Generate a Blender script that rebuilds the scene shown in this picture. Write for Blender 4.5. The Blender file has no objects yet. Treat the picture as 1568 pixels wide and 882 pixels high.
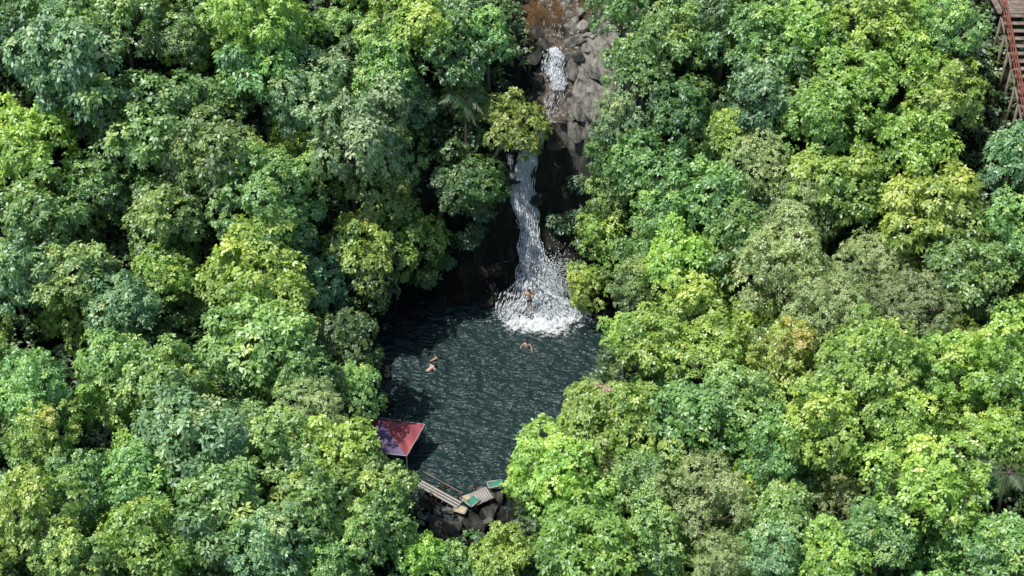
import bpy, math, numpy as np, random, time, bmesh
from mathutils import Vector, Matrix
P=math.radians(40); D=93.6; FP=2154.0
CAM=np.array([0,-D*math.cos(P),D*math.sin(P)])
sc=bpy.context.scene; col=sc.collection
# ---------------------------------------------------------------- noise
def vn(p,seed=0):
    p=np.asarray(p,float);i=np.floor(p).astype(np.int64);f=p-i;f=f*f*(3-2*f)
    def h(a,b,c):
        n=(a*374761393+b*668265263+c*2147483647+seed*974711)&0xffffffff
        n=((n^(n>>13))*1274126177)&0xffffffff
        n=((n^(n>>16))*2246822519)&0xffffffff
        return ((n^(n>>15))&0xffffff)/float(0xffffff)
    x,y,z=i[...,0],i[...,1],i[...,2];r=0
    for dx in(0,1):
        for dy in(0,1):
            for dz in(0,1):
                w=(f[...,0] if dx else 1-f[...,0])*(f[...,1] if dy else 1-f[...,1])*(f[...,2] if dz else 1-f[...,2])
                r=r+w*h(x+dx,y+dy,z+dz)
    return r
def fbm(p,o=4,seed=0):
    r=0;a=.5;t=0;p=np.asarray(p,float)
    for k in range(o):
        r=r+a*vn(p,seed+k*17);t+=a;a*=.5;p=p*2.03
    return r/t-.5
# ---------------------------------------------------------------- terrain
YS=np.array([-400,-60,-30,-22,-20,-18,-15,-10,-5,-2,-1.4,-0.8,0,0.8,1.5,2.2,4,5,6,7,10,14,30,60,400.])
XC=np.array([-3,-3,-3,-2.6,-2.5,-3,-3,-2,-1,-.5,-.3,0,.8,1.5,1.8,2,2.3,2.7,2.9,3,3,3,4,6,6.])
W =np.array([1.5,1.5,1.5,1.5,1.6,2.3,4.3,6,7.2,6.6,6.2,5.5,4,2.6,1.9,1.7,1.6,1.5,1.4,1.4,1.6,1.6,1.6,1.6,1.6])
F =np.array([-14,-7,-3,-1.0,.0,-.6,-1.5,-2,-2,-1.2,0,3,6,9,10.9,11.3,11.8,12.4,13.6,14.3,15.4,16.4,20,26,60])
B =np.array([-10,-5,-1,.3,.8,1.1,1.5,2.5,4.6,7,7.6,8.2,9,9.7,10.4,11,12,12.6,13.3,14,15.5,17,21,27,62.])
def hgt(x,y):
    xc=np.interp(y,YS,XC);w=np.interp(y,YS,W);f=np.interp(y,YS,F);b=np.interp(y,YS,B)
    s=np.abs(x-xc)-w
    side=b+0.2*np.clip(s,0,80)
    t=np.clip((s+.3)/2.5,0,1);t=t*t*(3-2*t)
    return f+(side-f)*t, s
def mesh_obj(name,V,Fc,mats=(),mi=None,smooth=False,parent=None,attrs=None):
    me=bpy.data.meshes.new(name)
    V=np.asarray(V,np.float32).reshape(-1,3)
    if isinstance(Fc,np.ndarray):
        n,k=Fc.shape
        me.vertices.add(len(V));me.vertices.foreach_set("co",V.ravel())
        me.loops.add(n*k);me.loops.foreach_set("vertex_index",Fc.astype(np.int32).ravel())
        me.polygons.add(n);me.polygons.foreach_set("loop_start",np.arange(0,n*k,k,dtype=np.int32))
        me.polygons.foreach_set("loop_total",np.full(n,k,np.int32))
        me.update(calc_edges=True)
    else:
        me.from_pydata([list(map(float,v)) for v in V],[],[list(f) for f in Fc])
    for m in mats: me.materials.append(m)
    if mi is not None: me.polygons.foreach_set("material_index",np.asarray(mi,np.int32))
    if smooth: me.polygons.foreach_set("use_smooth",np.ones(len(me.polygons),bool))
    if attrs:
        for k,(dom,v) in attrs.items():
            a=me.attributes.new(k,'FLOAT',dom);a.data.foreach_set("value",np.asarray(v,np.float32))
    me.update()
    ob=bpy.data.objects.new(name,me);col.objects.link(ob)
    if parent: ob.parent=parent
    return ob
def empty(name,loc=(0,0,0),rz=0):
    o=bpy.data.objects.new(name,None);col.objects.link(o);o.location=loc;o.rotation_euler=(0,0,rz);return o
def grid(xs,ys):
    X,Y=np.meshgrid(xs,ys);nx,ny=len(xs),len(ys)
    i=np.arange(nx*ny).reshape(ny,nx)
    return X,Y,np.stack([i[:-1,:-1],i[:-1,1:],i[1:,1:],i[1:,:-1]],-1).reshape(-1,4)
# ---------------------------------------------------------------- materials
def newmat(name):
    m=bpy.data.materials.new(name);m.use_nodes=True;nt=m.node_tree;nt.nodes.clear()
    return m,nt,nt.nodes,nt.links
def N(nt,t,**k):
    n=nt.nodes.new(t)
    for a,b in k.items(): setattr(n,a,b)
    return n
def ramp(nt,stops):
    n=nt.nodes.new('ShaderNodeValToRGB');e=n.color_ramp.elements
    e[0].position,e[0].color=stops[0][0],(*stops[0][1],1);e[1].position,e[1].color=stops[-1][0],(*stops[-1][1],1)
    for p,c in stops[1:-1]:
        x=e.new(p);x.color=(*c,1)
    return n
def simple(name,c,rough=.6,var=.25,scale=6,bump=.1,spec=.4):
    m,nt,nd,lk=newmat(name)
    o=N(nt,'ShaderNodeOutputMaterial');b=N(nt,'ShaderNodeBsdfPrincipled')
    b.inputs['Roughness'].default_value=rough;b.inputs['Specular IOR Level'].default_value=spec
    tc=N(nt,'ShaderNodeTexCoord');n=N(nt,'ShaderNodeTexNoise');n.inputs['Scale'].default_value=scale;n.inputs['Detail'].default_value=5
    lk.new(tc.outputs['Object'],n.inputs['Vector'])
    r=ramp(nt,[(.3,tuple(x*(1-var) for x in c)),(.7,tuple(min(1,x*(1+var)) for x in c))])
    lk.new(n.outputs['Fac'],r.inputs[0]);lk.new(r.outputs[0],b.inputs['Base Color'])
    bp=N(nt,'ShaderNodeBump');bp.inputs['Strength'].default_value=bump;lk.new(n.outputs['Fac'],bp.inputs['Height']);lk.new(bp.outputs[0],b.inputs['Normal'])
    lk.new(b.outputs[0],o.inputs[0]);return m
def leafmat(name,dark,mid,light,tip):
    m,nt,nd,lk=newmat(name)
    o=N(nt,'ShaderNodeOutputMaterial')
    at=N(nt,'ShaderNodeAttribute',attribute_name='v')
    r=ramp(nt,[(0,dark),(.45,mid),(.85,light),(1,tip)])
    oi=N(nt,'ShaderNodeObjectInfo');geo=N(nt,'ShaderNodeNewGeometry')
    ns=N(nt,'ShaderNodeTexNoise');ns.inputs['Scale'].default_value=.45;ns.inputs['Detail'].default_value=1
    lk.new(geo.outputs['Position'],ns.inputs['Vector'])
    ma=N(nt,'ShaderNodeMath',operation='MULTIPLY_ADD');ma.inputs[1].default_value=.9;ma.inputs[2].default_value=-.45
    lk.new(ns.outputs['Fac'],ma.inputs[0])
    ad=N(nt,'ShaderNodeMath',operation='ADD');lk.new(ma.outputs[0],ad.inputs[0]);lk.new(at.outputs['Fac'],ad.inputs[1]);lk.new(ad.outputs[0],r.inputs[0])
    hs=N(nt,'ShaderNodeHueSaturation')
    m1=N(nt,'ShaderNodeMapRange');m1.inputs[3].default_value=.476;m1.inputs[4].default_value=.512;lk.new(oi.outputs['Random'],m1.inputs[0]);lk.new(m1.outputs[0],hs.inputs['Hue'])
    mm=N(nt,'ShaderNodeMath',operation='MULTIPLY');mm.inputs[1].default_value=7.31;lk.new(oi.outputs['Random'],mm.inputs[0])
    fr=N(nt,'ShaderNodeMath',operation='FRACT');lk.new(mm.outputs[0],fr.inputs[0])
    m2=N(nt,'ShaderNodeMapRange');m2.inputs[3].default_value=.90;m2.inputs[4].default_value=1.36;lk.new(fr.outputs[0],m2.inputs[0]);lk.new(m2.outputs[0],hs.inputs['Value'])
    lk.new(r.outputs[0],hs.inputs['Color'])
    df=N(nt,'ShaderNodeBsdfDiffuse');lk.new(hs.outputs[0],df.inputs[0])
    gl=N(nt,'ShaderNodeBsdfGlossy');gl.inputs['Roughness'].default_value=.5;gl.inputs[0].default_value=(.9,.95,1,1)
    t=N(nt,'ShaderNodeBsdfTranslucent');h2=N(nt,'ShaderNodeMix',data_type='RGBA',blend_type='MULTIPLY');h2.inputs[0].default_value=1
    lk.new(hs.outputs[0],h2.inputs[6]);h2.inputs[7].default_value=(1.3,1.25,.5,1);lk.new(h2.outputs[2],t.inputs[0])
    mx=N(nt,'ShaderNodeMixShader');mx.inputs[0].default_value=.3;lk.new(df.outputs[0],mx.inputs[1]);lk.new(t.outputs[0],mx.inputs[2])
    m3=N(nt,'ShaderNodeMixShader');m3.inputs[0].default_value=.075;lk.new(mx.outputs[0],m3.inputs[1]);lk.new(gl.outputs[0],m3.inputs[2]);lk.new(m3.outputs[0],o.inputs[0])
    return m
LM={
'A':leafmat('leaf_green',(.065,.15,.04),(.155,.31,.08),(.26,.45,.12),(.42,.56,.14)),
'B':leafmat('leaf_bright',(.10,.20,.03),(.24,.42,.07),(.37,.56,.10),(.52,.65,.13)),
'C':leafmat('leaf_bluish',(.06,.15,.065),(.15,.29,.12),(.25,.42,.18),(.40,.50,.2)),
'D':leafmat('leaf_olive',(.10,.18,.035),(.21,.34,.06),(.32,.45,.08),(.46,.44,.11)),
'E':leafmat('leaf_greygreen',(.13,.20,.07),(.25,.36,.13),(.37,.48,.19),(.46,.48,.24)),
'F':leafmat('leaf_dark',(.035,.09,.025),(.08,.18,.045),(.15,.29,.07),(.25,.39,.09)),
'P':leafmat('leaf_pale',(.11,.22,.08),(.22,.38,.15),(.36,.51,.26),(.50,.6,.36)),
'G':leafmat('leaf_with_blossom',(.11,.21,.03),(.25,.42,.07),(.42,.50,.16),(.62,.42,.34)),
}
bark=simple('bark',(.15,.125,.10),.85,.35,5,.4)
def rockmat(name,terrain):
    m,nt,nd,lk=newmat(name)
    o=N(nt,'ShaderNodeOutputMaterial');b=N(nt,'ShaderNodeBsdfPrincipled')
    geo=N(nt,'ShaderNodeNewGeometry')
    n1=N(nt,'ShaderNodeTexNoise');n1.inputs['Scale'].default_value=1.3;n1.inputs['Detail'].default_value=10;n1.inputs['Roughness'].default_value=.75;n1.inputs['Distortion'].default_value=.8
    mp=N(nt,'ShaderNodeMapping');mp.inputs['Scale'].default_value=(1.5,.8,.55);mp.inputs['Rotation'].default_value=(.5,.6,.3)
    lk.new(geo.outputs['Position'],mp.inputs[0]);lk.new(mp.outputs[0],n1.inputs['Vector'])
    n2=N(nt,'ShaderNodeTexNoise');n2.inputs['Scale'].default_value=7;n2.inputs['Detail'].default_value=6
    lk.new(geo.outputs['Position'],n2.inputs['Vector'])
    dry=ramp(nt,[(.36,(.04,.04,.036)),(.43,(.18,.172,.148)),(.50,(.34,.322,.28)),(.62,(.54,.52,.46))])
    wet=ramp(nt,[(.3,(.006,.008,.006)),(.5,(.018,.021,.015)),(.62,(.04,.042,.032)),(.75,(.10,.10,.08))])
    lk.new(n1.outputs['Fac'],dry.inputs[0]);lk.new(n1.outputs['Fac'],wet.inputs[0])
    mix=N(nt,'ShaderNodeMix',data_type='RGBA');lk.new(wet.outputs[0],mix.inputs[6]);lk.new(dry.outputs[0],mix.inputs[7])
    ro=N(nt,'ShaderNodeMapRange');ro.inputs[3].default_value=.3;ro.inputs[4].default_value=.85
    colr=mix.outputs[2]
    if terrain:
        at=N(nt,'ShaderNodeAttribute',attribute_name='dry');lk.new(at.outputs['Fac'],mix.inputs[0]);lk.new(at.outputs['Fac'],ro.inputs[0])
        rk=N(nt,'ShaderNodeAttribute',attribute_name='rock')
        soil=ramp(nt,[(.3,(.012,.02,.006)),(.55,(.03,.045,.012)),(.75,(.07,.055,.03))]);lk.new(n2.outputs['Fac'],soil.inputs[0])
        m3=N(nt,'ShaderNodeMix',data_type='RGBA');lk.new(rk.outputs['Fac'],m3.inputs[0]);lk.new(soil.outputs[0],m3.inputs[6]);lk.new(mix.outputs[2],m3.inputs[7])
        og=N(nt,'ShaderNodeAttribute',attribute_name='bed')
        m4=N(nt,'ShaderNodeMix',data_type='RGBA');lk.new(og.outputs['Fac'],m4.inputs[0]);lk.new(m3.outputs[2],m4.inputs[6])
        bd=ramp(nt,[(.3,(.06,.03,.012)),(.7,(.26,.155,.07))]);lk.new(n1.outputs['Fac'],bd.inputs[0]);lk.new(bd.outputs[0],m4.inputs[7])
        colr=m4.outputs[2]
    else:
        oc=N(nt,'ShaderNodeObjectInfo');sx=N(nt,'ShaderNodeSeparateColor');lk.new(oc.outputs['Color'],sx.inputs[0]);lk.new(sx.outputs[0],mix.inputs[0]);lk.new(sx.outputs[0],ro.inputs[0])
    lk.new(colr,b.inputs['Base Color']);lk.new(ro.outputs[0],b.inputs['Roughness'])
    bp=N(nt,'ShaderNodeBump');bp.inputs['Strength'].default_value=1;bp.inputs['Distance'].default_value=.6;lk.new(n1.outputs['Fac'],bp.inputs['Height']);lk.new(bp.outputs[0],b.inputs['Normal'])
    lk.new(b.outputs[0],o.inputs[0]);return m
rock_t=rockmat('ground_rock_and_soil',True);rock_b=rockmat('boulder_rock',False)

# ---------------------------------------------------------------- ground sheet
xs=np.concatenate([-np.geomspace(12.5,900,40)[::-1],np.linspace(-12,12,190),np.geomspace(12.5,900,40)])
ys=np.concatenate([(-24-np.geomspace(.5,900,30))[::-1],np.linspace(-24,18,330),18+np.geomspace(.5,1500,34)])
X,Y,Fc=grid(xs,ys);Z,S=hgt(X,Y)
p3=np.stack([X,Y,Z],-1)
slabz=np.clip((5.2-S)/1.0,0,1)*np.clip((X-2)/.5,0,1)*np.clip(Y-.3,0,1)*np.clip((9-Y),0,1)
rockm=np.clip((2.6-S)/1.2,0,1)*np.clip((Y+7)/3,0,1)+np.clip((1.8-S)/1.0,0,1)
rockm=np.clip(rockm+slabz,0,1)
n1=fbm(p3*.35,4,3);n2=fbm(p3*np.array([1.1,1.1,.6]),4,9)
ridge=np.abs(fbm(p3*.8,3,21))*2
st=fbm(np.stack([X*.9+Y*.5,Y*.4-X*.3,Z*.3],-1),2,31)*7;stf=st-np.floor(st);step=(np.floor(st)+np.clip((stf-.8)/.2,0,1))/7
fall=np.exp(-((X-1.3)**2/2.2))*(Y>-3.5)*(Y<2.2)
Z=Z+rockm*(n2*.9-ridge*.6+.2+step*2.8)*(1-.85*fall)+(1-rockm)*n1*1.6*np.clip(S,0,2)/2
Z=Z+slabz*np.clip(S-.2,0,4)*.32
Yd=Y-rockm*n1*1.6*(1-fall)*(Y>-3)*(Y<3)
dry=np.clip((Y-.8)/2+n1*1.2,0,1)*np.clip((X-np.interp(Y,YS,XC)-.3)/1.0,0,1)*rockm
bed=np.clip((Y-7.5)/1.5,0,1)*np.clip((1.8-S)/1.5,0,1)
g=mesh_obj('ground',np.stack([X,Yd,Z],-1),Fc,[rock_t],smooth=True,attrs={'rock':('POINT',rockm.ravel()),'dry':('POINT',dry.ravel()),'bed':('POINT',bed.ravel())})

# ---------------------------------------------------------------- water
m,nt,nd,lk=newmat('pool_water')
o=N(nt,'ShaderNodeOutputMaterial');b=N(nt,'ShaderNodeBsdfPrincipled')
b.inputs['Base Color'].default_value=(.016,.036,.036,1);b.inputs['Roughness'].default_value=.21;b.inputs['IOR'].default_value=1.38
geo=N(nt,'ShaderNodeNewGeometry');n=N(nt,'ShaderNodeTexNoise');n.inputs['Scale'].default_value=3.0;n.inputs['Detail'].default_value=3;n.inputs['Roughness'].default_value=.5
mp=N(nt,'ShaderNodeMapping');mp.inputs['Scale'].default_value=(.65,1.5,1);lk.new(geo.outputs['Position'],mp.inputs[0]);lk.new(mp.outputs[0],n.inputs['Vector'])
bp=N(nt,'ShaderNodeBump');bp.inputs['Strength'].default_value=1;bp.inputs['Distance'].default_value=.3
lk.new(n.outputs['Fac'],bp.inputs['Height']);lk.new(bp.outputs[0],b.inputs['Normal']);lk.new(b.outputs[0],o.inputs[0]);watm=m
X,Y,Fc=grid(np.linspace(-13,9,280),np.linspace(-20.2,1.5,300))
q=np.stack([X*.9,Y*1.6,X*0],-1)
dist=np.hypot(X-2,Y+3)
Z=(fbm(q*1.3,3,5)*.36+fbm(q*.5,2,8)*.1)+np.sin(dist*5.5+fbm(q*.6,2,4)*9)*.02
mesh_obj('pool_water',np.stack([X,Y,Z],-1),Fc,[watm],smooth=True)
m,nt,nd,lk=newmat('stream_water')
o=N(nt,'ShaderNodeOutputMaterial');b=N(nt,'ShaderNodeBsdfPrincipled');b.inputs['Roughness'].default_value=.2;b.inputs['IOR'].default_value=1.33
tr=N(nt,'ShaderNodeBsdfTransparent');mx=N(nt,'ShaderNodeMixShader')
geo=N(nt,'ShaderNodeNewGeometry');n=N(nt,'ShaderNodeTexNoise');n.inputs['Scale'].default_value=4;n.inputs['Detail'].default_value=6;lk.new(geo.outputs['Position'],n.inputs['Vector'])
r=ramp(nt,[(.42,(.09,.065,.04)),(.58,(.20,.16,.12)),(.74,(.6,.6,.58))]);lk.new(n.outputs['Fac'],r.inputs[0]);lk.new(r.outputs[0],b.inputs['Base Color'])
bp=N(nt,'ShaderNodeBump');bp.inputs['Strength'].default_value=.8;bp.inputs['Distance'].default_value=.2;lk.new(n.outputs['Fac'],bp.inputs['Height']);lk.new(bp.outputs[0],b.inputs['Normal'])
lk.new(tr.outputs[0],mx.inputs[1]);lk.new(b.outputs[0],mx.inputs[2]);mx.inputs[0].default_value=.6;lk.new(mx.outputs[0],o.inputs[0]);strm=m
m,nt,nd,lk=newmat('white_water')
o=N(nt,'ShaderNodeOutputMaterial');b=N(nt,'ShaderNodeBsdfDiffuse');b.inputs[0].default_value=(.86,.9,.93,1)
t=N(nt,'ShaderNodeBsdfTranslucent');t.inputs[0].default_value=(.9,.93,.95,1);mx=N(nt,'ShaderNodeMixShader');mx.inputs[0].default_value=.4
lk.new(b.outputs[0],mx.inputs[1]);lk.new(t.outputs[0],mx.inputs[2]);lk.new(mx.outputs[0],o.inputs[0]);whitem=m
def foammat(name,lo,hi,scale):
    m,nt,nd,lk=newmat(name)
    o=N(nt,'ShaderNodeOutputMaterial');b=N(nt,'ShaderNodeBsdfDiffuse');b.inputs[0].default_value=(.84,.88,.91,1)
    t=N(nt,'ShaderNodeBsdfTranslucent');t.inputs[0].default_value=(.9,.93,.95,1);m0=N(nt,'ShaderNodeMixShader');m0.inputs[0].default_value=.35;lk.new(b.outputs[0],m0.inputs[1]);lk.new(t.outputs[0],m0.inputs[2])
    at=N(nt,'ShaderNodeAttribute',attribute_name='a');geo=N(nt,'ShaderNodeNewGeometry');n=N(nt,'ShaderNodeTexNoise');n.inputs['Scale'].default_value=1;n.inputs['Detail'].default_value=6;n.inputs['Roughness'].default_value=.7
    mp=N(nt,'ShaderNodeMapping');mp.inputs['Scale'].default_value=scale;lk.new(geo.outputs['Position'],mp.inputs[0]);lk.new(mp.outputs[0],n.inputs['Vector'])
    s=N(nt,'ShaderNodeMath',operation='ADD');lk.new(n.outputs['Fac'],s.inputs[0]);lk.new(at.outputs['Fac'],s.inputs[1])
    mr=N(nt,'ShaderNodeMapRange');mr.inputs[1].default_value=lo;mr.inputs[2].default_value=hi;lk.new(s.outputs[0],mr.inputs[0])
    tr=N(nt,'ShaderNodeBsdfTransparent');mx=N(nt,'ShaderNodeMixShader');lk.new(mr.outputs[0],mx.inputs[0]);lk.new(tr.outputs[0],mx.inputs[1]);lk.new(m0.outputs[0],mx.inputs[2]);lk.new(mx.outputs[0],o.inputs[0]);return m
sheetm=foammat('falling_water_sheet',.92,1.2,(4.5,.8,.8));foamm=foammat('foam',.95,1.12,(2.6,3.6,3))
rng=np.random.default_rng(7)
PATH=np.array([[1.75,1.7,11.2,.30],[1.6,1.4,10.95,.34],[1.2,1.1,10.25,.42],[.7,.7,8.9,.54],[.8,.2,7.0,.56],[1.15,-.4,5.0,.48],[1.35,-.9,3.4,.62],[1.5,-1.5,2.1,1.0],[1.8,-2.2,1.0,1.65],[2.05,-3.1,.15,2.3]])
BR=np.array([[-.15,1.15,9.9,.16],[-.05,.85,9.0,.2],[.1,.5,8.0,.28],[.4,.1,6.8,.32],[.8,-.3,5.4,.3]])
BR2=np.array([[1.7,-1.0,3.4,.25],[2.3,-1.5,2.6,.35],[2.9,-1.9,1.5,.5],[3.3,-2.5,.2,.6]])
UP=np.array([[2.6,6.5,14.4,.4],[2.8,6.0,14.1,.55],[2.6,5.5,13.5,.5],[2.95,5.0,12.9,.5],[2.9,4.6,12.5,.4]])
MID=np.array([[2.8,4.6,12.45,.4],[2.4,3.4,12.05,.5],[2.0,2.2,11.65,.4]])
TOP=np.array([[3.3,11.5,16.0,.4],[2.9,10,15.65,.6],[3.2,8.5,15.15,.5],[2.8,7.4,14.75,.5]])
def samp(path,t):
    k=t*(len(path)-1);i=np.arange(len(path))
    return np.stack([np.interp(k,i,path[:,j]) for j in range(4)],-1)
oct_v=np.array([[1,0,0],[-1,0,0],[0,1,0],[0,-1,0],[0,0,1],[0,0,-1.]]);oct_f=np.array([[0,2,4],[2,1,4],[1,3,4],[3,0,4],[2,0,5],[1,2,5],[3,1,5],[0,3,5]])
def wob(z,u): return .14*np.sin(z*1.9+u*2)+.10*np.sin(z*4.3+u*5+1)
def streaks(path,n,sd,out,wr,lr,seed,pw=.9):
    r=np.random.default_rng(seed)
    t=r.random(n)**pw;s=samp(path,t);s2=samp(path,np.clip(t+.02,0,1));s1=samp(path,np.clip(t-.02,0,1))
    u=np.clip(r.normal(0,sd,n),-1.4,1.4)
    strand=np.round(u*5)/5;u=np.where(r.random(n)<.6,strand+r.normal(0,.035,n),u)
    d=(s2-s1)[:,:3];d[:,0]+=u*(s2-s1)[:,3];d/=np.linalg.norm(d,axis=1)[:,None]
    x=s[:,0]+(u+wob(s[:,2],u))*s[:,3];off=np.abs(r.normal(0,out,n))*(1.2-np.abs(u)*.5)+.08
    c=np.stack([x,s[:,1]-off*.8,s[:,2]+off*.55],-1)
    w=r.uniform(*wr,n);L=r.uniform(*lr,n)
    a=np.cross(d,[.2,.5,.8]);a/=np.linalg.norm(a,axis=1)[:,None];b_=np.cross(d,a)
    o3=oct_v
    V=c[:,None]+o3[None,:,0:1]*a[:,None]*w[:,None,None]+o3[None,:,1:2]*b_[:,None]*w[:,None,None]+o3[None,:,2:3]*d[:,None]*L[:,None,None]
    return V.reshape(-1,3),(oct_f[None]+np.arange(n)[:,None,None]*6).reshape(-1,3)
def sheet(path,nu,nv,seed,edge):
    t=np.linspace(0,1,nv);u=np.linspace(-1.1,1.1,nu);s=samp(path,t)
    U,Tt=np.meshgrid(u,t);S4=s[:,None,:]
    z=S4[...,2]+0*U;x=S4[...,0]+(U+wob(z,U))*S4[...,3];y=S4[...,1]+0*U
    q=np.stack([x*4,y*1.2,z*1.0],-1);nn=fbm(q,3,seed)
    y=y-.12*(1-U*U)-nn*.3;z=z+.08*(1-U*U)+nn*.15
    a=edge*(1-np.abs(U)**2.2)
    i=np.arange(nu*nv).reshape(nv,nu)
    return np.stack([x,y,z],-1).reshape(-1,3),np.stack([i[:-1,:-1],i[:-1,1:],i[1:,1:],i[1:,:-1]],-1).reshape(-1,4),a.ravel()
wf=empty('waterfall')
for nm,pa,n_,sd,out,wr,lr,sd2,pw in [('falling_streaks',PATH,9000,.5,.13,(.010,.034),(.10,.42),1,.9),('upper_fall_streaks',PATH[:7],3400,.42,.08,(.012,.034),(.15,.45),6,1.0),('lower_fall_froth',PATH[5:],7500,.55,.22,(.018,.05),(.05,.22),16,.8),('side_branch_streaks',BR,700,.5,.06,(.008,.022),(.06,.25),2,1),('lower_branch_streaks',BR2,900,.6,.12,(.008,.025),(.05,.2),3,1),('upper_cascade_streaks',UP,1500,.5,.06,(.01,.03),(.05,.22),4,1),('slide_streaks',MID,160,.6,.02,(.008,.018),(.06,.3),8,1),('stream_riffles',TOP,120,.8,.02,(.008,.018),(.04,.16),9,1)]:
    v,f=streaks(pa,n_,sd,out,wr,lr,sd2,pw);mesh_obj(nm,v,f,[whitem],smooth=True,parent=wf)
v,f,a=sheet(PATH,40,160,2,.82);mesh_obj('falling_sheet',v,f,[sheetm],smooth=True,parent=wf,attrs={'a':('POINT',a)})
v,f,a=sheet(BR,10,40,5,.6);mesh_obj('side_branch_sheet',v,f,[sheetm],smooth=True,parent=wf,attrs={'a':('POINT',a)})
v,f,a=sheet(UP,14,40,6,.7);mesh_obj('upper_cascade_sheet',v,f,[sheetm],smooth=True,parent=wf,attrs={'a':('POINT',a)})
nD=12000
ang=rng.uniform(0,2*math.pi,nD);rad=np.abs(rng.normal(0,1,nD))
c=np.stack([1.95+np.cos(ang)*rad*1.3,-2.8+np.sin(ang)*rad*.75,np.abs(rng.normal(0,.6,nD))*np.exp(-rad*.5)+.02],-1)
k=rng.random(nD)<.2;c[k]=np.stack([rng.normal(2.8,.65,k.sum()),rng.normal(-1.8,.4,k.sum()),np.abs(rng.normal(1.3,.8,k.sum()))],-1)
c[:,2]+=np.clip(c[:,1]+2.6,0,2)*1.0
sz=rng.uniform(.010,.042,nD)*np.where(c[:,2]<.3,1.3,1)
V=(oct_v[None]*sz[:,None,None]*np.array([1,1,1.4])+c[:,None]).reshape(-1,3);Fd=(oct_f[None]+np.arange(nD)[:,None,None]*6).reshape(-1,3)
mesh_obj('spray_droplets',V,Fd,[whitem],parent=wf)
X,Y,Fc=grid(np.linspace(-2,6.2,100),np.linspace(-6.8,-1.2,80))
rr=np.hypot((X-2.1)/2.7,(Y+3.1)/2.0)*(1+.5*fbm(np.stack([np.arctan2(Y+3.1,X-2.1)*1.5,X*.5,Y*.5],-1),2,12))
Z=.19+.3*np.exp(-rr**2*1.5)*(1+fbm(np.stack([X*4,Y*4,X*0],-1),3,3)*2.5)
mesh_obj('foam',np.stack([X,Y,Z],-1),Fc,[foamm],smooth=True,parent=wf,attrs={'a':('POINT',(1.0-.56*rr).ravel())})
yy=np.linspace(2.3,16,90);uu=np.linspace(-1,1,16)
U,Yy=np.meshgrid(uu,yy);xc=np.interp(Yy,YS,XC)
Zs=np.interp(Yy,YS,F)+.22+fbm(np.stack([U*2,Yy,U*0],-1),2,7)*.14;Xs=xc+U*1.3
i=np.arange(16*90).reshape(90,16)
mesh_obj('stream_water',np.stack([Xs,Yy,Zs],-1),np.stack([i[:-1,:-1],i[:-1,1:],i[1:,1:],i[1:,:-1]],-1).reshape(-1,4),[strm],smooth=True)

# ---------------------------------------------------------------- boulders
bm=bmesh.new();bmesh.ops.create_icosphere(bm,subdivisions=4,radius=1);IV=np.array([v.co[:] for v in bm.verts]);IF=np.array([[v.index for v in f.verts] for f in bm.faces]);bm.free()
rockmesh=[]
for k in range(8):
    r=np.random.default_rng(50+k);nr=r.normal(size=(16,3));nr/=np.linalg.norm(nr,axis=1)[:,None];dd=r.uniform(.6,1,16)
    dt=IV@nr.T;rad=np.min(np.where(dt>.15,dd/np.maximum(dt,.15),9),1);rad=np.minimum(rad,1.25)
    v=IV*rad[:,None]*np.array([1,.75,.55]);v=v*(1+fbm(v*2.2,4,k)[:,None]*.22)
    ob=mesh_obj('r',v,IF,[rock_b],smooth=True);rockmesh.append(ob.data);bpy.data.objects.remove(ob)
def boulder(x,y,z,s,dryv,rot=None,sc3=(1,1,1)):
    ob=bpy.data.objects.new('boulder',rockmesh[int(rng.integers(8))]);col.objects.link(ob)
    ob.location=(x,y,z);ob.scale=(s*sc3[0],s*sc3[1],s*sc3[2]);ob.rotation_euler=(rng.uniform(-.3,.3),rng.uniform(-.3,.3),rng.uniform(0,6.28)) if rot is None else rot
    ob.color=(dryv,dryv,dryv,1)
def hz(x,y): return float(hgt(x,y)[0])
for (x,y,s,d) in [(4.0,7.2,.6,.6),(4.7,6.9,.5,.9),(3.9,8.3,.5,.6),(4.6,8.4,.6,.9),(5.1,7.7,.5,1),(3.7,9.4,.4,.6),(4.5,9.6,.5,.9),(4.2,6.3,.6,.2),(2.0,6.9,.7,.15),(1.5,6.2,.7,.2),(3.7,6.2,.5,.2),(1.5,5.2,.8,.05),(3.9,5.4,.6,.5),(1.1,4.3,.8,.05),(1.9,5.9,.5,.05),(2.4,8.0,.3,.4),(3.1,7.4,.35,.2),(2.2,9.0,.4,.4),(1.6,8.1,.6,.2),(3.6,10.4,.5,.7),(1.1,2.4,.6,.1),(.5,1.6,.6,.05),(2.7,1.3,.6,.2),(3.5,2.6,.6,.4),(5.5,6.6,.5,.9),(5.2,8.9,.5,.9),(4.9,5.7,.7,.9),(3.2,9.0,.3,.5),(2.0,10.2,.4,.3),(3.0,11.2,.4,.5),(4.3,4.6,.6,.3),(3.6,4.3,.5,.1),(1.8,7.6,.5,.1),(3.7,7.8,.4,1),(4.4,7.6,.4,1),(4.1,8.9,.35,1)]:
    boulder(x,y,hz(x,y)+.2*s,s,d)
for (x,y,z,s,d,rz) in [(4.9,4.0,12.9,1.5,.95,.5),(4.4,2.9,12.2,1.3,.8,.9),(5.4,2.7,12.6,1.2,.9,.3),(4.2,1.9,11.2,1.0,.5,.6),(5.5,5.0,13.8,1.2,1,.2)]:
    boulder(x,y,z,s,d,(.45,.1,rz),(.8,1.3,.5))
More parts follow.
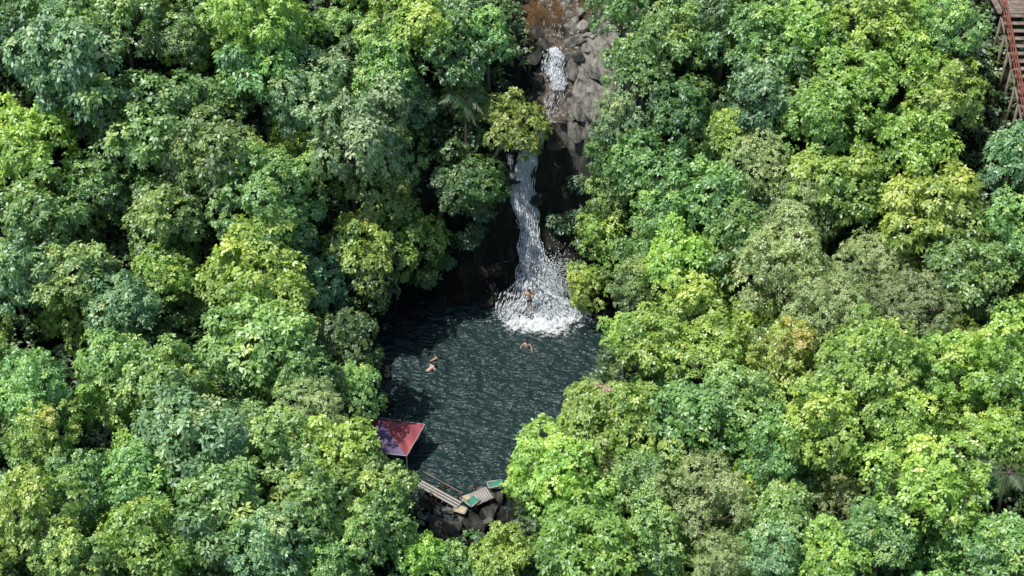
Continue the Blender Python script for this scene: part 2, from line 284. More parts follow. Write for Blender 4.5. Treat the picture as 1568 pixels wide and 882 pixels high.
for (x,y,s,z) in [(3.6,-1.4,1.0,.4),(4.6,-1.9,.9,.2),(-.3,-1.5,1.1,.3),(-1.6,-1.3,1.0,.1),(-3.2,-1.2,1.2,.2),(-4.8,-1.8,1.1,.1),(5.6,-3,.8,.1),(-6.3,-2.6,1,.1),(-7.3,-4.4,.8,.1),(1.3,-1.75,.9,.3),(2.6,-1.2,.9,.8),(-1,-.6,1.0,2.5),(.1,-.4,.9,3.2),(2.9,-.1,.9,4),(-2.8,-.4,1.2,2.2),(4,-.4,1.1,2.5),(-8,-8,.8,0),(-7.6,-11,.7,0),(1.75,.2,.6,7.3),(.1,.6,.5,8.3)]:
    boulder(x,y,z,s,.02)
for (x,y,z,s,d) in [(-3.7,-20.9,.3,1.1,.22),(-2.1,-20.5,.15,.8,.12),(-1.2,-19.6,.25,.7,.3),(-4.1,-18.0,.1,.45,.05),(-4.9,-18.9,.15,.5,.15),(-1.6,-18.2,.25,.5,.4),(-.8,-18.7,.35,.55,.3),(-2.9,-21.9,-.1,.8,.25),(-1.6,-21.5,-.05,.65,.45),(-3.3,-19.5,.2,.45,.5),(-2.0,-19.1,.3,.4,.5),(-4.7,-21.6,.1,.8,.2),(-.6,-20.8,.25,.7,.45),(-2.0,-17.8,.05,.3,.05),(-3.6,-17.6,.0,.25,.05),(-3.0,-18.6,.05,.3,.1),(-4.2,-19.6,.15,.4,.35),(-2.7,-20.1,.3,.35,.6),(-1.3,-20.4,.3,.35,.6)]:
    boulder(x,y,z,s,d)

# ---------------------------------------------------------------- foliage builders
def tuft_leaves(r,C,Nn,nl,L,wid,e0=-.35,e1=.6):
    n=len(C);up=Nn/np.linalg.norm(Nn,axis=1)[:,None]
    a=np.cross(up,r.normal(size=(n,3)));a/=np.linalg.norm(a,axis=1)[:,None];b_=np.cross(up,a)
    th=(np.arange(nl)[None]*(2*math.pi/nl)+r.uniform(0,6.28,(n,1))+r.normal(0,.3,(n,nl)))
    el=r.uniform(e0,e1,(n,nl))
    d=(np.cos(th)*np.cos(el))[...,None]*a[:,None]+(np.sin(th)*np.cos(el))[...,None]*b_[:,None]+np.sin(el)[...,None]*up[:,None]
    s=np.cross(d,up[:,None]+r.normal(0,.28,(n,nl,3)));s/=np.linalg.norm(s,axis=-1)[...,None]+1e-6
    ln=L*r.uniform(.65,1.25,(n,nl,1));w=ln*wid
    b0=C[:,None]+d*ln*.12
    tip=b0+d*ln;tip[...,2]-=ln[...,0]*.15
    mid=b0+d*ln*.5
    return np.stack([b0,mid+s*w,tip,mid-s*w],2).reshape(-1,3),n*nl
def tube(pts,rad,k=6):
    pts=np.array(pts,float);n=len(pts);V=[]
    for i in range(n):
        d=pts[min(i+1,n-1)]-pts[max(i-1,0)];d/=np.linalg.norm(d)+1e-9
        a=np.cross(d,[.3,.9,.2]);a/=np.linalg.norm(a);b_=np.cross(d,a)
        for j in range(k):
            t=2*math.pi*j/k;V.append(pts[i]+rad[i]*(math.cos(t)*a+math.sin(t)*b_))
    Fq=[[i*k+j,i*k+(j+1)%k,(i+1)*k+(j+1)%k,(i+1)*k+j] for i in range(n-1) for j in range(k)]
    return np.array(V),np.array(Fq)
def join(parts):
    V=[];Fq=[];o=0
    for v,f in parts: V.append(v);Fq.append(np.asarray(f)+o);o+=len(v)
    return np.concatenate(V),np.concatenate(Fq)
def make_tree(seed,R,L,wid,nl,dens,flat=.9,nlobes=None,trunk=8):
    r=np.random.default_rng(seed)
    nb=nlobes or int(13+R*6)
    dirs=[];tries=0
    while len(dirs)<nb:
        d=r.normal(size=3);d/=np.linalg.norm(d);tries+=1
        if d[2]<-.45: continue
        if dirs and tries<4000 and min(np.linalg.norm(d-e) for e in dirs)<2.0/math.sqrt(nb):
            if r.random()<.93: continue
        dirs.append(d)
    dirs=np.array(dirs);az=np.arctan2(dirs[:,1],dirs[:,0])
    shape=1+.12*np.sin(az*2+r.uniform(0,6))+.10*np.sin(az*3+r.uniform(0,6))
    lc=dirs*np.array([R,R,R*flat])*(r.uniform(.54,.9,nb)*shape)[:,None];lr=R*r.uniform(.15,.33,nb)
    lc=np.concatenate([lc,r.normal(0,.15*R,(3,3))]);lr=np.concatenate([lr,np.full(3,R*.40)]);dirs=np.concatenate([dirs,[[0,0,1]]*3])
    Cs=[];Ns=[];Vv=[]
    for i in range(len(lc)):
        k=int(dens*4*math.pi*lr[i]**2*.9)
        d=r.normal(size=(k,3));d/=np.linalg.norm(d,axis=1)[:,None]
        keep=(d@dirs[i]>-.35)&(d[:,2]>-.6)
        d=d[keep];bump=1+ .4*fbm(d*2.6+i*7,2,seed)*2
        vs=r.uniform(.75,1.15)
        p=lc[i]+d*(lr[i]*bump*r.uniform(.82,1.12,len(d)))[:,None]*np.array([1,1,vs])
        Cs.append(p);Ns.append(d*.85+np.array([0,0,.55])+r.normal(0,.2,d.shape))
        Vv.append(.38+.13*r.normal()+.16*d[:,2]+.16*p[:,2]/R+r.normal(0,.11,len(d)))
    C=np.concatenate(Cs);Nn=np.concatenate(Ns);vv=np.concatenate(Vv)
    dd=np.linalg.norm((C[:,None]-lc[None])/lr[None,:,None],axis=2);keep=(dd<.7).sum(1)==0
    C,Nn,vv=C[keep],Nn[keep],vv[keep]
    vv=vv+(r.random(len(C))<.06)*.35
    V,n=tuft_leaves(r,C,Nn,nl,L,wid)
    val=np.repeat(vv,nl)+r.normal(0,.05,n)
    Vt=[V];Ft=[np.arange(n*4).reshape(-1,4)];off=len(V);mi=[np.zeros(n,int)];vals=[val]
    parts=[tube([(0,0,-trunk),(.1*R,0,-trunk*.6),(0,.08*R,-R*.5),(0,0,0)],[.085*R,.07*R,.06*R,.035*R],7)]
    for i in range(len(lc)-3):
        st=np.array([0,0,-R*.55+.35*R*r.random()]);md=st*.4+lc[i]*.6;md[2]-=.12*R
        parts.append(tube([st,md,lc[i]],[.028*R,.018*R,.006*R],4))
    for v,f in parts:
        Vt.append(v);Ft.append(f+off);off+=len(v);mi.append(np.ones(len(f),int));vals.append(np.zeros(len(f)))
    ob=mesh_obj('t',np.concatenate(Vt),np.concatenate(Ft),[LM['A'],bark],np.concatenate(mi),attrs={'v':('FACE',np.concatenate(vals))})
    me=ob.data;bpy.data.objects.remove(ob);return me,R
TM={'broad':[make_tree(1,2.3,.22,.27,8,13),make_tree(2,2.3,.24,.27,8,12,1.1),make_tree(21,2.2,.2,.27,8,14,1.25),make_tree(3,3,.24,.27,8,11),make_tree(4,3,.22,.27,8,13,1.1),make_tree(5,3.1,.27,.28,7,10,.8),make_tree(22,3,.23,.27,8,12,1.25),make_tree(6,3.9,.24,.27,8,11),make_tree(7,3.9,.23,.27,8,11,1.0)],
 'fine':[make_tree(11,3,.17,.17,9,17),make_tree(12,2.6,.16,.18,9,17,1.05)],
 'big':[make_tree(13,2.8,.34,.24,7,7.5),make_tree(14,3.4,.32,.26,7,7.5)]}
style={'A':['broad','broad','big'],'B':['broad'],'C':['broad','big'],'D':['broad'],'E':['fine'],'F':['broad'],'P':['big'],'G':['broad']}
NM={'A':'broadleaf_tree','B':'bright_green_tree','C':'bluish_green_tree','D':'olive_green_tree','E':'feathery_tree','F':'dark_green_tree','P':'pale_leaf_tree','G':'blossoming_tree'}
def place_tree(x,y,z,r,k,parent=None,tilt=None):
    opts=TM[rng.choice(style[k])];opts=sorted(opts,key=lambda o:abs(o[1]-r)+rng.uniform(0,.9));me,R=opts[0]
    ob=bpy.data.objects.new(NM[k] if parent is None else 'tree_crown',me);col.objects.link(ob)
    s=r/R;M=Matrix.Translation((x,y,z))
    if tilt: M=M@Matrix.Rotation(tilt,4,'Y')
    M=M@Matrix.Rotation(rng.uniform(0,6.28),4,'Z')@Matrix.Diagonal((s*rng.uniform(.92,1.08),s*rng.uniform(.92,1.08),s*rng.uniform(.95,1.2),1))
    ob.matrix_world=M
    if parent: ob.parent=parent
    ob.material_slots[0].link='OBJECT';ob.material_slots[0].material=LM[k]
    return ob
# forest survey: crown centre x y z and crown radius in decimetres, foliage kind (! = leans out over the water)
TREES="""-258 -6 178 34 C;-229 14 193 23 A;-290 3 186 19 F;-280 -38 141 25 B;-210 -28 144 34 A;-196 13 181 19 F;-152 21 189 29 B;-149 7 169 25 A;-176 -5 151 19 A;-124 -3 150 27 C;-95 -17 129 33 P;-65 34 177 28 B;-38 51 177 20 P;-76 12 159 23 A;-37 22 162 24 F;-16 41 164 18 A;-176 -34 129 31 A;-269 -78 119 26 A;-245 -51 120 21 F;-201 -63 108 23 A;-143 -52 109 33 A;-84 -19 92 22 D!;-70 -15 54 27 D!;-93 -46 68 20 D!;-30 -4 89 26 F!;-90 -56 48 22 F!;-277 -114 105 22 C;
-247 -108 101 22 A;-215 -125 92 22 C;-199 -100 89 19 B;-146 -102 91 33 B;-139 -140 80 29 A;-118 -157 67 20 A;-94 -116 59 19 F!;-88 -145 50 17 A!;-248 -195 93 20 A;-211 -168 86 21 A;-185 -177 81 21 A;-165 -214 81 28 C;-240 -218 84 17 D;-107 -180 64 19 E;-120 -211 66 22 A;-90 -210 61 22 B;-66 -226 51 20 A;-216 -243 77 19 F;-235 -267 80 22 B;-179 -270 69 22 B;-191 -240 74 20 A;-147 -253 69 26 A;-104 -245 60 25 A;-74 -251 49 21 A;-49 -251 28 17 B!;-123 -272 57 22 C;-92 -270 45 16 A;
-214 -286 69 17 A;1 8 122 20 D!;68 54 173 18 A;73 21 158 20 A;63 1 132 17 C;97 33 169 20 A;101 -1 139 20 F;129 38 180 22 F;143 19 173 25 A;154 -3 152 25 C;177 18 178 23 B;214 20 190 27 B;202 -4 162 25 B;183 -22 140 27 B;234 0 171 23 B;256 14 187 19 A;254 -15 158 23 B;128 -12 131 16 B;79 -18 114 24 A!;115 -43 107 25 A;145 -34 120 23 E;88 -49 95 21 A;64 -16 52 21 B!;51 -27 23 16 B!;97 -80 87 23 B;69 -86 73 15 A;132 -72 96 23 A;
192 -50 122 30 B;169 -65 107 23 E;235 -36 136 23 B;239 -78 124 31 B;290 -48 135 21 C;276 -98 116 22 A;153 -108 98 31 E;202 -98 102 22 E;174 -133 96 25 E;219 -136 103 23 E;250 -118 109 22 A;99 -112 80 22 B;79 -134 72 20 B;110 -148 78 22 B;64 -122 64 13 B;146 -162 86 21 D;45 -184 66 22 G;66 -192 69 22 B;21 -200 55 18 B;6 -209 42 12 B!;29 -232 57 24 B;67 -227 61 20 A;94 -196 76 24 A;120 -184 78 19 A;184 -189 102 30 B;155 -212 87 25 B;197 -218 89 20 B;
226 -183 101 20 B;250 -198 111 26 B;240 -229 95 19 B;203 -262 91 27 B;178 -276 76 19 A;132 -223 75 20 A;96 -249 69 24 E;134 -258 70 19 A;155 -283 70 19 B;126 -277 63 17 C;38 -265 54 24 B;-5 -251 29 16 B!;-27 -250 19 14 A!;70 -263 56 19 A;101 -278 57 16 E;228 -291 85 20 A;60 -7 81 17 A!;55 -9 57 13 B!;57 -2 103 14 F!"""
CR=[]
for it in TREES.replace('\n','').split(';'):
    a=it.split();lean='!' in a[4];CR.append((float(a[0])/10,float(a[1])/10,float(a[2])/10,float(a[3])/10))
    x,y,z,r=CR[-1];tl=None
    if lean: tl=-.5 if x>np.interp(y,YS,XC) else .5
    place_tree(x,y,z,r,a[4][0],None,tl)
und=empty('forest_understory')
cx=np.array([c[:3] for c in CR]);cr=np.array([c[3] for c in CR])
for gx in np.arange(-46,46,2.9):
    for gy in np.arange(-44,30,2.9):
        x=gx+rng.uniform(-1.1,1.1);y=gy+rng.uniform(-1.1,1.1);h,s=hgt(x,y);h=float(h)
        r=rng.uniform(1.3,2.1);inframe=abs(x)<34 and -33<y<12
        if not inframe:
            if rng.random()<.35: continue
            r=rng.uniform(2,3.2)
        z=h+(.5+.5*r if inframe else 2.5+.8*r)
        if s<.8*r+.6: continue
        if y>-1 and y<9 and x>0 and s<r+2.8: continue
        if abs(x-30)<3.0+r and -8<y<6: continue
        if x<-5 and x>-10 and -20<y<-13.5: continue
        yp=y+1.19*(z+.6*r)
        if -22.5<yp<1 and y<yp and abs(x-np.interp(yp,YS,XC)-.3)<np.interp(yp,YS,W)+r*.9+.4: continue
        d=np.linalg.norm(cx-np.array([x,y,z]),axis=1)
        if (d<cr*.8).any(): continue
        place_tree(x,y,z,r,str(rng.choice(list('AAABBBFDEC'))) if x>0 else str(rng.choice(list('AAABCBFC'))),und)
r=np.random.default_rng(99);n=46000
x=r.uniform(-40,40,n);y=r.uniform(-38,20,n);h,s=hgt(x,y)
keep=(s>.9+r.normal(0,.3,n))&~((x>2)&(y>-1)&(y<9)&(s<4.0))&~((abs(x+7)<1.6)&(abs(y+15.2)<1.3));x,y,h=x[keep],y[keep],h[keep]
q=np.stack([x,y,0*x],-1);md=fbm(q*.6,3,44)
z=h+.3+np.clip(md*4,0,3)+r.uniform(-.2,.3,len(x))
V,nn=tuft_leaves(r,np.stack([x,y,z],-1),np.stack([r.normal(0,.4,len(x)),-.3+r.normal(0,.4,len(x)),np.ones(len(x))],-1),6,.34,.27)
mesh_obj('undergrowth_foliage',V,np.arange(nn*4).reshape(-1,4),[LM['F']],attrs={'v':('FACE',np.repeat(.4+r.normal(0,.2,len(x)),6))})
def cliff_plant(x,y,z,s,k='F'):
    r=np.random.default_rng(int(abs(x*97+y*31+z*7)*10));n=90
    d=r.normal(size=(n,3));d/=np.linalg.norm(d,axis=1)[:,None];d[:,1]=-abs(d[:,1]);c=np.array([x,y,z])+d*s*r.uniform(.2,1.3,(n,1))*np.array([1.2,.7,1])
    V,nn=tuft_leaves(r,c,d*.5+np.array([0,-.2,.8]),6,.26,.2)
    mesh_obj('cliff_fern',V,np.arange(nn*4).reshape(-1,4),[LM[k]],attrs={'v':('FACE',np.repeat(.3+r.normal(0,.15,n),6))})
for a in [(3.5,-.3,5.4,.5,'F'),(4.2,-.2,6.2,.6,'F'),(4.9,-1.0,4.6,.6,'F'),(-.9,.6,8.6,.5,'F'),(-1.8,-.1,6.5,.6,'F'),(-3,-.6,4.6,.6,'F'),(-4.4,-1.1,3.4,.6,'F'),(-5.8,-1.9,2.6,.7,'A'),(4.2,-1.2,2.8,.5,'F'),(-2.4,-.4,5.2,.5,'F'),(5.4,-2,2.6,.6,'A'),(4.4,.6,8.3,.6,'F'),(2.7,-.2,5.9,.35,'F')]: cliff_plant(*a)

# ---------------------------------------------------------------- palms
def make_palm(seed,nf,FL,mat,name,loc,trunk=4,scale=1):
    r=np.random.default_rng(seed);parts=[];lv=[]
    for i in range(nf):
        az=i*2.4+r.uniform(-.2,.2);el=r.uniform(.1,1.1);m=12
        t=np.linspace(0,1,m);h=t*FL*math.cos(el*.6);zz=FL*(t*math.sin(el)-1.0*t*t*(.5+.3*math.cos(el)))
        pts=np.stack([h*math.cos(az),h*math.sin(az),zz],-1);parts.append(tube(pts,np.linspace(.025,.006,m),4))
        side=np.array([-math.sin(az),math.cos(az),0])
        for j in range(30):
            u=.15+.85*j/30;p=np.array([np.interp(u,t,pts[:,a]) for a in range(3)])
            fw=np.array([math.cos(az),math.sin(az),-.4]);L=.5*math.sin(math.pi*min(.95,u*.8+.15))*FL/2.2*r.uniform(.75,1.15)
            for sg in(-1,1):
                dr=side*sg*.85+fw*r.uniform(.4,.75);dr/=np.linalg.norm(dr);tip=p+dr*L;tip[2]-=L*.7
                w=fw*.016;mid=p+dr*L*.5;mid[2]-=L*.14
                lv+= [p,mid+w,tip,mid-w]
    parts.append(tube([(0,0,-trunk),(.1,0,-trunk/2),(0,0,0)],[.14,.1,.08],7))
    lv=np.array(lv);fl=np.arange(len(lv)).reshape(-1,4);v,f=join(parts)
    ob=mesh_obj(name,np.concatenate([lv,v]),np.concatenate([fl,f+len(lv)]),[mat,bark],np.concatenate([np.zeros(len(fl),int),np.ones(len(f),int)]),attrs={'v':('FACE',np.concatenate([.35+r.normal(0,.12,len(fl)),np.zeros(len(f))]))})
    ob.location=loc;ob.scale=(scale,)*3
for k,(x,y,z,s) in enumerate([(24.2,-25.0,9.2,.85),(-2.9,1.0,14.2,.75),(8.9,3.7,17,.8)]): make_palm(k+3,13,2.3,LM['F'],'palm_tree',(x,y,z),6,s)

# ---------------------------------------------------------------- staircase
wood=simple('weathered_boards',(.20,.16,.13),.8,.4,3,.3);redwood=simple('red_brown_rail',(.22,.075,.05),.6,.3,8,.2)
def box(c,sx,sy,sz,R=None):
    v=np.array([[a,b,d] for a in(-.5,.5) for b in(-.5,.5) for d in(-.5,.5)])*[sx,sy,sz]
    if R is not None: v=v@np.array(R).T
    return v+np.array(c),np.array([[0,1,3,2],[4,6,7,5],[0,4,5,1],[2,3,7,6],[0,2,6,4],[1,5,7,3]])
st_=empty('wooden_staircase',(29.9,0,0))
A0=np.array([.1,2.6,18.9]);A1=np.array([1.1,-3.0,14.0]);nT=17;parts=[]
for i in range(nT):
    c=A0+(A1-A0)*i/(nT-1);parts.append(box(c+[rng.uniform(-.02,.02),0,0],1.75,.36,.06))
mesh_obj('treads',*join(parts),[wood],parent=st_)
parts=[box(A0+np.array([.6,.35+k*.3,.03]),3.4,.27,.08) for k in range(9)]
mesh_obj('landing',*join(parts),[wood],parent=st_)
parts=[];sp=[]
for sg in(-.93,.93):
    o_=np.array([sg,0,0]);parts.append(tube([A0+o_+[0,0,-.14],A1+o_+[0,0,-.14]],[.09,.09],4))
    for hh,rd in((1.05,.055),(.7,.035),(.38,.035)): sp.append(tube([A0+o_+[0,0,hh],A1+o_+[0,0,hh]],[rd,rd],6))
    for i in range(8):
        c=A0+(A1-A0)*i/7+o_;sp.append(box(c+[0,0,.5],.1,.1,1.2));parts.append(box(c+[0,0,-1.9],.13,.13,3.6))
    for hh in(1.05,.6): sp.append(tube([A0+o_+[0,0,hh],A0+o_+[0,2.7,hh]],[.05,.05],6))
mesh_obj('stringers_and_posts',*join(parts),[wood],parent=st_);mesh_obj('railing',*join(sp),[redwood],parent=st_)

# ---------------------------------------------------------------- canopy tarp
red=simple('red_tarp',(.36,.085,.095),.7,.25,2,.3);purp=simple('purple_tarp',(.14,.095,.19),.7,.25,2,.3);metal=simple('pole_metal',(.35,.35,.36),.4,.1,8,.05)
ct=empty('tarp_canopy')
Ac,Bc,Cc,Dc,Pk=[np.array(v,float) for v in [(-9.2,-14.0,2.2),(-5.05,-14.4,1.75),(-6.0,-16.5,1.35),(-8.7,-16.4,1.7),(-7.5,-15.0,2.75)]]
def panel(a,b,c,mat,name):
    n=18;V=[];idx={};Fp=[]
    for i in range(n+1):
        for j in range(n+1-i):
            u,v=i/n,j/n;w_=1-u-v;p=a*w_+b*u+c*v;p=p-np.array([0,0,.9*(u*v+v*w_+u*w_)*.35])
            p[2]+=.12*float(fbm(np.array([[p[0]*1.5,p[1]*1.5,.3]]),2,3)[0])+.04*math.sin(p[0]*7+p[1]*3);idx[i,j]=len(V);V.append(p)
    for i in range(n):
        for j in range(n-i):
            Fp.append((idx[i,j],idx[i+1,j],idx[i,j+1]))
            if i+j<n-1: Fp.append((idx[i+1,j],idx[i+1,j+1],idx[i,j+1]))
    mesh_obj(name,V,np.array(Fp),[mat],smooth=True,parent=ct)
panel(Pk,Ac,Bc,red,'back_panel');panel(Pk,Bc,Cc,red,'right_panel');panel(Pk,Cc,Dc,purp,'front_panel');panel(Pk,Dc,Ac,red,'left_panel')
pp=[tube([q+[0,0,.05],[q[0],q[1],-1]],[.03,.03],6) for q in(Ac,Bc,Cc,Dc)]+[tube([q+[0,0,.02],q2+[0,0,.02]],[.025,.025],5) for q,q2 in((Ac,Bc),(Bc,Cc),(Cc,Dc),(Dc,Ac))]
mesh_obj('poles',*join(pp),[metal],parent=ct)

# ---------------------------------------------------------------- footbridge, platform and gear on the outlet rocks
pale=simple('pale_planks',(.36,.34,.31),.8,.25,10,.2);green=simple('green_mat',(.03,.20,.12),.6,.2,8,.1);straw=simple('straw_mat',(.42,.34,.20),.8,.25,9,.2)
fb=empty('plank_footbridge');a=np.array([-5.2,-18.1,.85]);b=np.array([-2.9,-19.75,.85]);d=(b-a)/np.linalg.norm(b-a);n_=np.array([-d[1],d[0],0])
mesh_obj('planks',*join([tube([a+n_*o_,b+n_*o_+[0,0,.02*k]],[.075,.075],4) for k,o_ in enumerate((-.18,0,.18))]),[pale],parent=fb)
mesh_obj('cross_bars',*join([tube([a+d*t-n_*.3+[0,0,-.12],a+d*t+n_*.3+[0,0,-.12]],[.05,.05],5) for t in(.2,1,1.8,2.6)]+[tube([a+d*t-n_*.3+[0,0,-.1],a+d*t-n_*.3+[0,0,-1.2]],[.05,.05],5) for t in(.2,1.4,2.6)]),[wood],parent=fb)
mesh_obj('hand_rail',*join([tube([a+d*t+n_*.32+[0,0,-.6],a+d*t+n_*.32+[0,0,.75]],[.03,.03],5) for t in(.1,1.4,2.7)]+[tube([a+n_*.32+[0,0,.7],b+n_*.32+[0,0,.7]],[.028,.028],5)]),[wood],parent=fb)
wp=empty('wooden_platform',(-1.75,-18.95,.72),.5)
mesh_obj('slats',*join([box((-.5+k*.145,rng.uniform(-.03,.03),0),.125,.95,.05) for k in range(8)]),[pale],parent=wp)
mesh_obj('bearers',*join([box((0,yy_,-.07),1.15,.08,.08) for yy_ in(-.35,.35)]+[box((xx_,yy_,-.5),.08,.08,.78) for xx_ in(-.48,.48) for yy_ in(-.35,.35)]),[wood],parent=wp)
def mat_obj(name,mat,x,y,z,sx,sy,rz,h=.07):
    e=empty(name,(x,y,z),rz);n=7;X_,Y_,F_=grid(np.linspace(-sx/2,sx/2,n),np.linspace(-sy/2,sy/2,n))
    mesh_obj('sheet',np.stack([X_,Y_,.04*np.sin(X_*6)+.03*np.cos(Y_*7)],-1),F_,[mat],smooth=True,parent=e)
    mesh_obj('frame',*join([box((0,sy/2,0),sx,.06,h),box((0,-sy/2,0),sx,.06,h),box((sx/2+.03,0,0),.06,sy,h),box((-sx/2-.03,0,0),.06,sy,h)]),[pale],parent=e)
mat_obj('green_mat',green,-.95,-18.25,.95,.75,.45,.2);mat_obj('green_mat',green,-2.2,-19.45,.85,.6,.5,.8)
mat_obj('straw_mat',straw,-2.85,-20.0,.8,.6,.45,-.4);mat_obj('straw_mat',straw,-2.6,-19.1,.7,.45,.35,.5)

# ---------------------------------------------------------------- people
skin=simple('skin',(.50,.31,.22),.5,.08,12,.03);hairm=simple('black_hair',(.015,.012,.01),.5,.2,30,.3);eyem=simple('eye_dark',(.03,.02,.02),.3,.1,5,0);lip=simple('lips',(.36,.14,.12),.5,.1,5,0)
BASE=dict(pelvis=(0,0,.95),belly=(0,.01,1.1),chest=(0,0,1.28),top=(0,-.01,1.42),neck=(0,0,1.5),head=(0,.02,1.6),crown=(0,.01,1.69),
 hipL=(-.09,0,.9),kneeL=(-.1,.03,.5),ankL=(-.1,0,.08),toeL=(-.11,.17,.03),shL=(-.17,0,1.42),elL=(-.24,-.02,1.14),wrL=(-.25,.08,.9),paL=(-.25,.11,.82))
for k in list(BASE):
    if k[-1]=='L': v=BASE[k];BASE[k[:-1]+'R']=(-v[0],v[1],v[2])
RAD=dict(pelvis=.135,belly=.12,chest=.14,top=.11,neck=.055,head=.098,crown=.07,hip=.095,knee=.06,ank=.042,toe=.035,sh=.065,el=.045,wr=.03,pa=.036)
def skinmesh(name,pts,rads,edges,mat,root,parent,sub=2):
    me=bpy.data.meshes.new(name);me.from_pydata([tuple(p) for p in pts],edges,[]);me.materials.append(mat)
    ob=bpy.data.objects.new(name,me);col.objects.link(ob);ob.parent=parent
    m_=ob.modifiers.new('skin','SKIN')
    sv=me.skin_vertices[0].data
    for i,r_ in enumerate(rads): sv[i].radius=(r_,r_);sv[i].use_root=(i==root)
    m_.use_smooth_shade=True
    ss=ob.modifiers.new('sub','SUBSURF');ss.levels=sub;ss.render_levels=sub
    return ob
def ell(c,r3,n=12,rot=None):
    bm=bmesh.new();bmesh.ops.create_uvsphere(bm,u_segments=n,v_segments=n,radius=1);v=np.array([q.co[:] for q in bm.verts]);f=[[q.index for q in g_.verts] for g_ in bm.faces];bm.free()
    v=v*np.array(r3)
    if rot is not None: v=v@np.array(rot).T
    return v+np.array(c),f
def person(name,loc,rz,pose,short,tiltx=0):
    J=dict(BASE);J.update(pose);e=empty(name,loc,rz);e.rotation_euler=(tiltx,0,rz)
    names=list(J);idx={n_:i for i,n_ in enumerate(names)};pts=[J[n_] for n_ in names]
    rads=[RAD[n_[:-1]] if n_[-1] in 'LR' and n_[:-1] in RAD else RAD[n_] for n_ in names]
    E=[('pelvis','belly'),('belly','chest'),('chest','top'),('top','neck'),('neck','head'),('head','crown')]
    for s_ in 'LR': E+=[('pelvis','hip'+s_),('hip'+s_,'knee'+s_),('knee'+s_,'ank'+s_),('ank'+s_,'toe'+s_),('top','sh'+s_),('sh'+s_,'el'+s_),('el'+s_,'wr'+s_),('wr'+s_,'pa'+s_)]
    edges=[(idx[a_],idx[b_]) for a_,b_ in E]
    skinmesh('body',pts,rads,edges,skin,idx['pelvis'],e)
    for s_,sg in(('L',-1),('R',1)):
        pa=Vector(J['pa'+s_]);wr=Vector(J['wr'+s_]);d_=(pa-wr).normalized();sd=d_.cross(Vector((0,0,1)) if abs(d_.z)<.8 else Vector((0,1,0))).normalized();nn_=d_.cross(sd)
        fp=[];
        for k_,(o_,l_) in enumerate([(-.03,.062),(-.01,.075),(.01,.07),(.03,.055)]):
            b0=pa+sd*o_;fp.append(tube([b0,b0+d_*(.03+l_*.5)+nn_*.006,b0+d_*(.03+l_)+nn_*.025],[.010,.009,.007],6))
        t0=wr+d_*.025-sd*.025;fp.append(tube([t0,t0-sd*.03+d_*.03,t0-sd*.038+d_*.06],[.012,.010,.008],6))
        mesh_obj('fingers_'+s_,*join(fp),[skin],smooth=True,parent=e)
    hd=Vector(J['head']);cr_=Vector(J['crown']);up_=(cr_-hd).normalized();fw=Vector((0,1,0));fw=(fw-up_*fw.dot(up_)).normalized();rt=fw.cross(up_)
    Rm=np.array([list(rt),list(fw),list(up_)]).T
    def H(x_,y_,z_): return np.array(hd)+Rm@np.array([x_,y_,z_])
    v,f=ell(H(0,-.018,.045),(.095,.105,.09),14,Rm);mesh_obj('hair',v,f,[hairm],smooth=True,parent=e)
    v1,f1=ell(H(.032,.09,.012),(.014,.008,.009),8,Rm);mesh_obj('eye_right',v1,f1,[eyem],parent=e)
    v1,f1=ell(H(-.032,.09,.012),(.014,.008,.009),8,Rm);mesh_obj('eye_left',v1,f1,[eyem],parent=e)
    v1,f1=ell(H(0,.102,-.015),(.013,.018,.024),8,Rm);mesh_obj('nose',v1,f1,[skin],smooth=True,parent=e)
    v1,f1=ell(H(0,.092,-.05),(.026,.008,.008),8,Rm);mesh_obj('mouth',v1,f1,[lip],smooth=True,parent=e)
    for s_ in(-1,1):
        v1,f1=ell(H(.092*s_,0,0),(.01,.02,.032),8,Rm);mesh_obj('ear',v1,f1,[skin],smooth=True,parent=e)
    hl,kl,hr,kr=[Vector(J[q_]) for q_ in('hipL','kneeL','hipR','kneeR')]
    pe=Vector(J['pelvis']);be=Vector(J['belly'])
    skinmesh('swim_shorts',[pe,pe.lerp(be,.45),hl,hl.lerp(kl,.6),hr,hr.lerp(kr,.6)],[.15,.14,.112,.095,.112,.095],[(0,1),(0,2),(2,3),(0,4),(4,5)],short,0,e)
navy=simple('navy_shorts',(.02,.03,.08),.8,.2,8,.1);redsh=simple('red_shorts',(.25,.03,.03),.8,.2,8,.1)
person('man_under_waterfall',(1.12,-3.1,.75),.15,dict(elL=(-.36,.05,1.28),wrL=(-.3,.1,1.52),paL=(-.27,.11,1.6),elR=(.38,.02,1.3),wrR=(.33,.1,1.52),paR=(.3,.12,1.6)),navy)
boulder(1.1,-2.95,.25,.75,.02,(0,0,.4),(1,1,.9))
person('swimmer',(.95,-5.8,-1.17),2.9,dict(elL=(-.33,.1,1.24),wrL=(-.4,.3,1.12),paL=(-.4,.38,1.1),elR=(.33,.1,1.24),wrR=(.4,.3,1.12),paR=(.4,.38,1.1)),navy)
person('swimmer',(-4.7,-7.0,-1.2),1.0,dict(elL=(-.33,.18,1.28),wrL=(-.36,.42,1.22),paL=(-.35,.5,1.2),elR=(.33,.15,1.24),wrR=(.4,.32,1.1),paR=(.4,.4,1.08)),redsh)
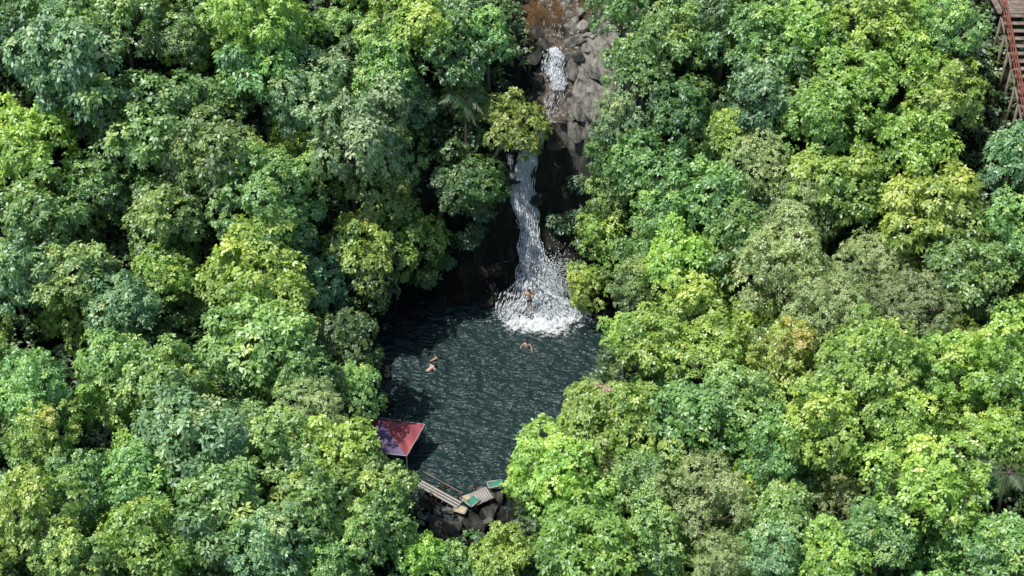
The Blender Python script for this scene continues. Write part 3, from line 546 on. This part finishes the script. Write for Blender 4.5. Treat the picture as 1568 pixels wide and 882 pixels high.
person('swimmer',(-5.3,-8.0,.0),-.9,dict(pelvis=(0,0,-.1),belly=(0,.15,-.05),chest=(0,.33,0),top=(0,.47,.02),neck=(0,.55,.07),head=(0,.63,.14),crown=(0,.65,.23),
 hipL=(-.09,-.05,-.14),hipR=(.09,-.05,-.14),kneeL=(-.14,-.4,-.3),kneeR=(.14,-.4,-.4),ankL=(-.12,-.8,-.4),ankR=(.14,-.75,-.35),toeL=(-.12,-.95,-.44),toeR=(.14,-.9,-.4),
 shL=(-.18,.46,0),shR=(.18,.46,0),elL=(-.36,.62,-.1),wrL=(-.3,.85,-.12),paL=(-.27,.93,-.12),elR=(.36,.52,-.1),wrR=(.42,.75,-.14),paR=(.4,.83,-.14)),navy)
for (x0,y0,rx,ry) in [(.95,-5.8,.7,.35),(-4.7,-7.0,.8,.45),(-5.0,-7.7,.8,.6)]:
    X,Y,Fc=grid(np.linspace(-rx,rx,24),np.linspace(-ry,ry,24));rr=np.hypot(X/rx,Y/ry)
    mesh_obj('swimmer_wake',np.stack([X+x0,Y+y0,.14+0*X],-1),Fc,[foamm],attrs={'a':('POINT',(.56-.5*rr).ravel())})

# ---------------------------------------------------------------- light
Sd=Vector((-.40,-.10,.91)).normalized()
sun=bpy.data.lights.new('sun','SUN');sun.energy=5;sun.angle=math.radians(.5);sun.color=(1,.955,.88);so=bpy.data.objects.new('sun',sun);col.objects.link(so);so.rotation_euler=Sd.to_track_quat('Z','Y').to_euler()
w=bpy.data.worlds.new('World');sc.world=w;w.use_nodes=True;nt=w.node_tree;bg=nt.nodes['Background'];sky=nt.nodes.new('ShaderNodeTexSky');sky.sky_type='NISHITA';sky.sun_disc=False
sky.sun_elevation=math.asin(Sd.z);sky.sun_rotation=math.atan2(Sd.x,Sd.y);nt.links.new(sky.outputs[0],bg.inputs[0]);bg.inputs[1].default_value=.15
sc.view_settings.view_transform='Standard';sc.view_settings.look='None';sc.view_settings.exposure=0
c=bpy.data.cameras.new("camera");co=bpy.data.objects.new("camera",c);col.objects.link(co);sc.camera=co
co.location=CAM.tolist();co.rotation_euler=(math.radians(50),0,0);c.sensor_width=36;c.lens=36*FP/1568;c.clip_end=3000
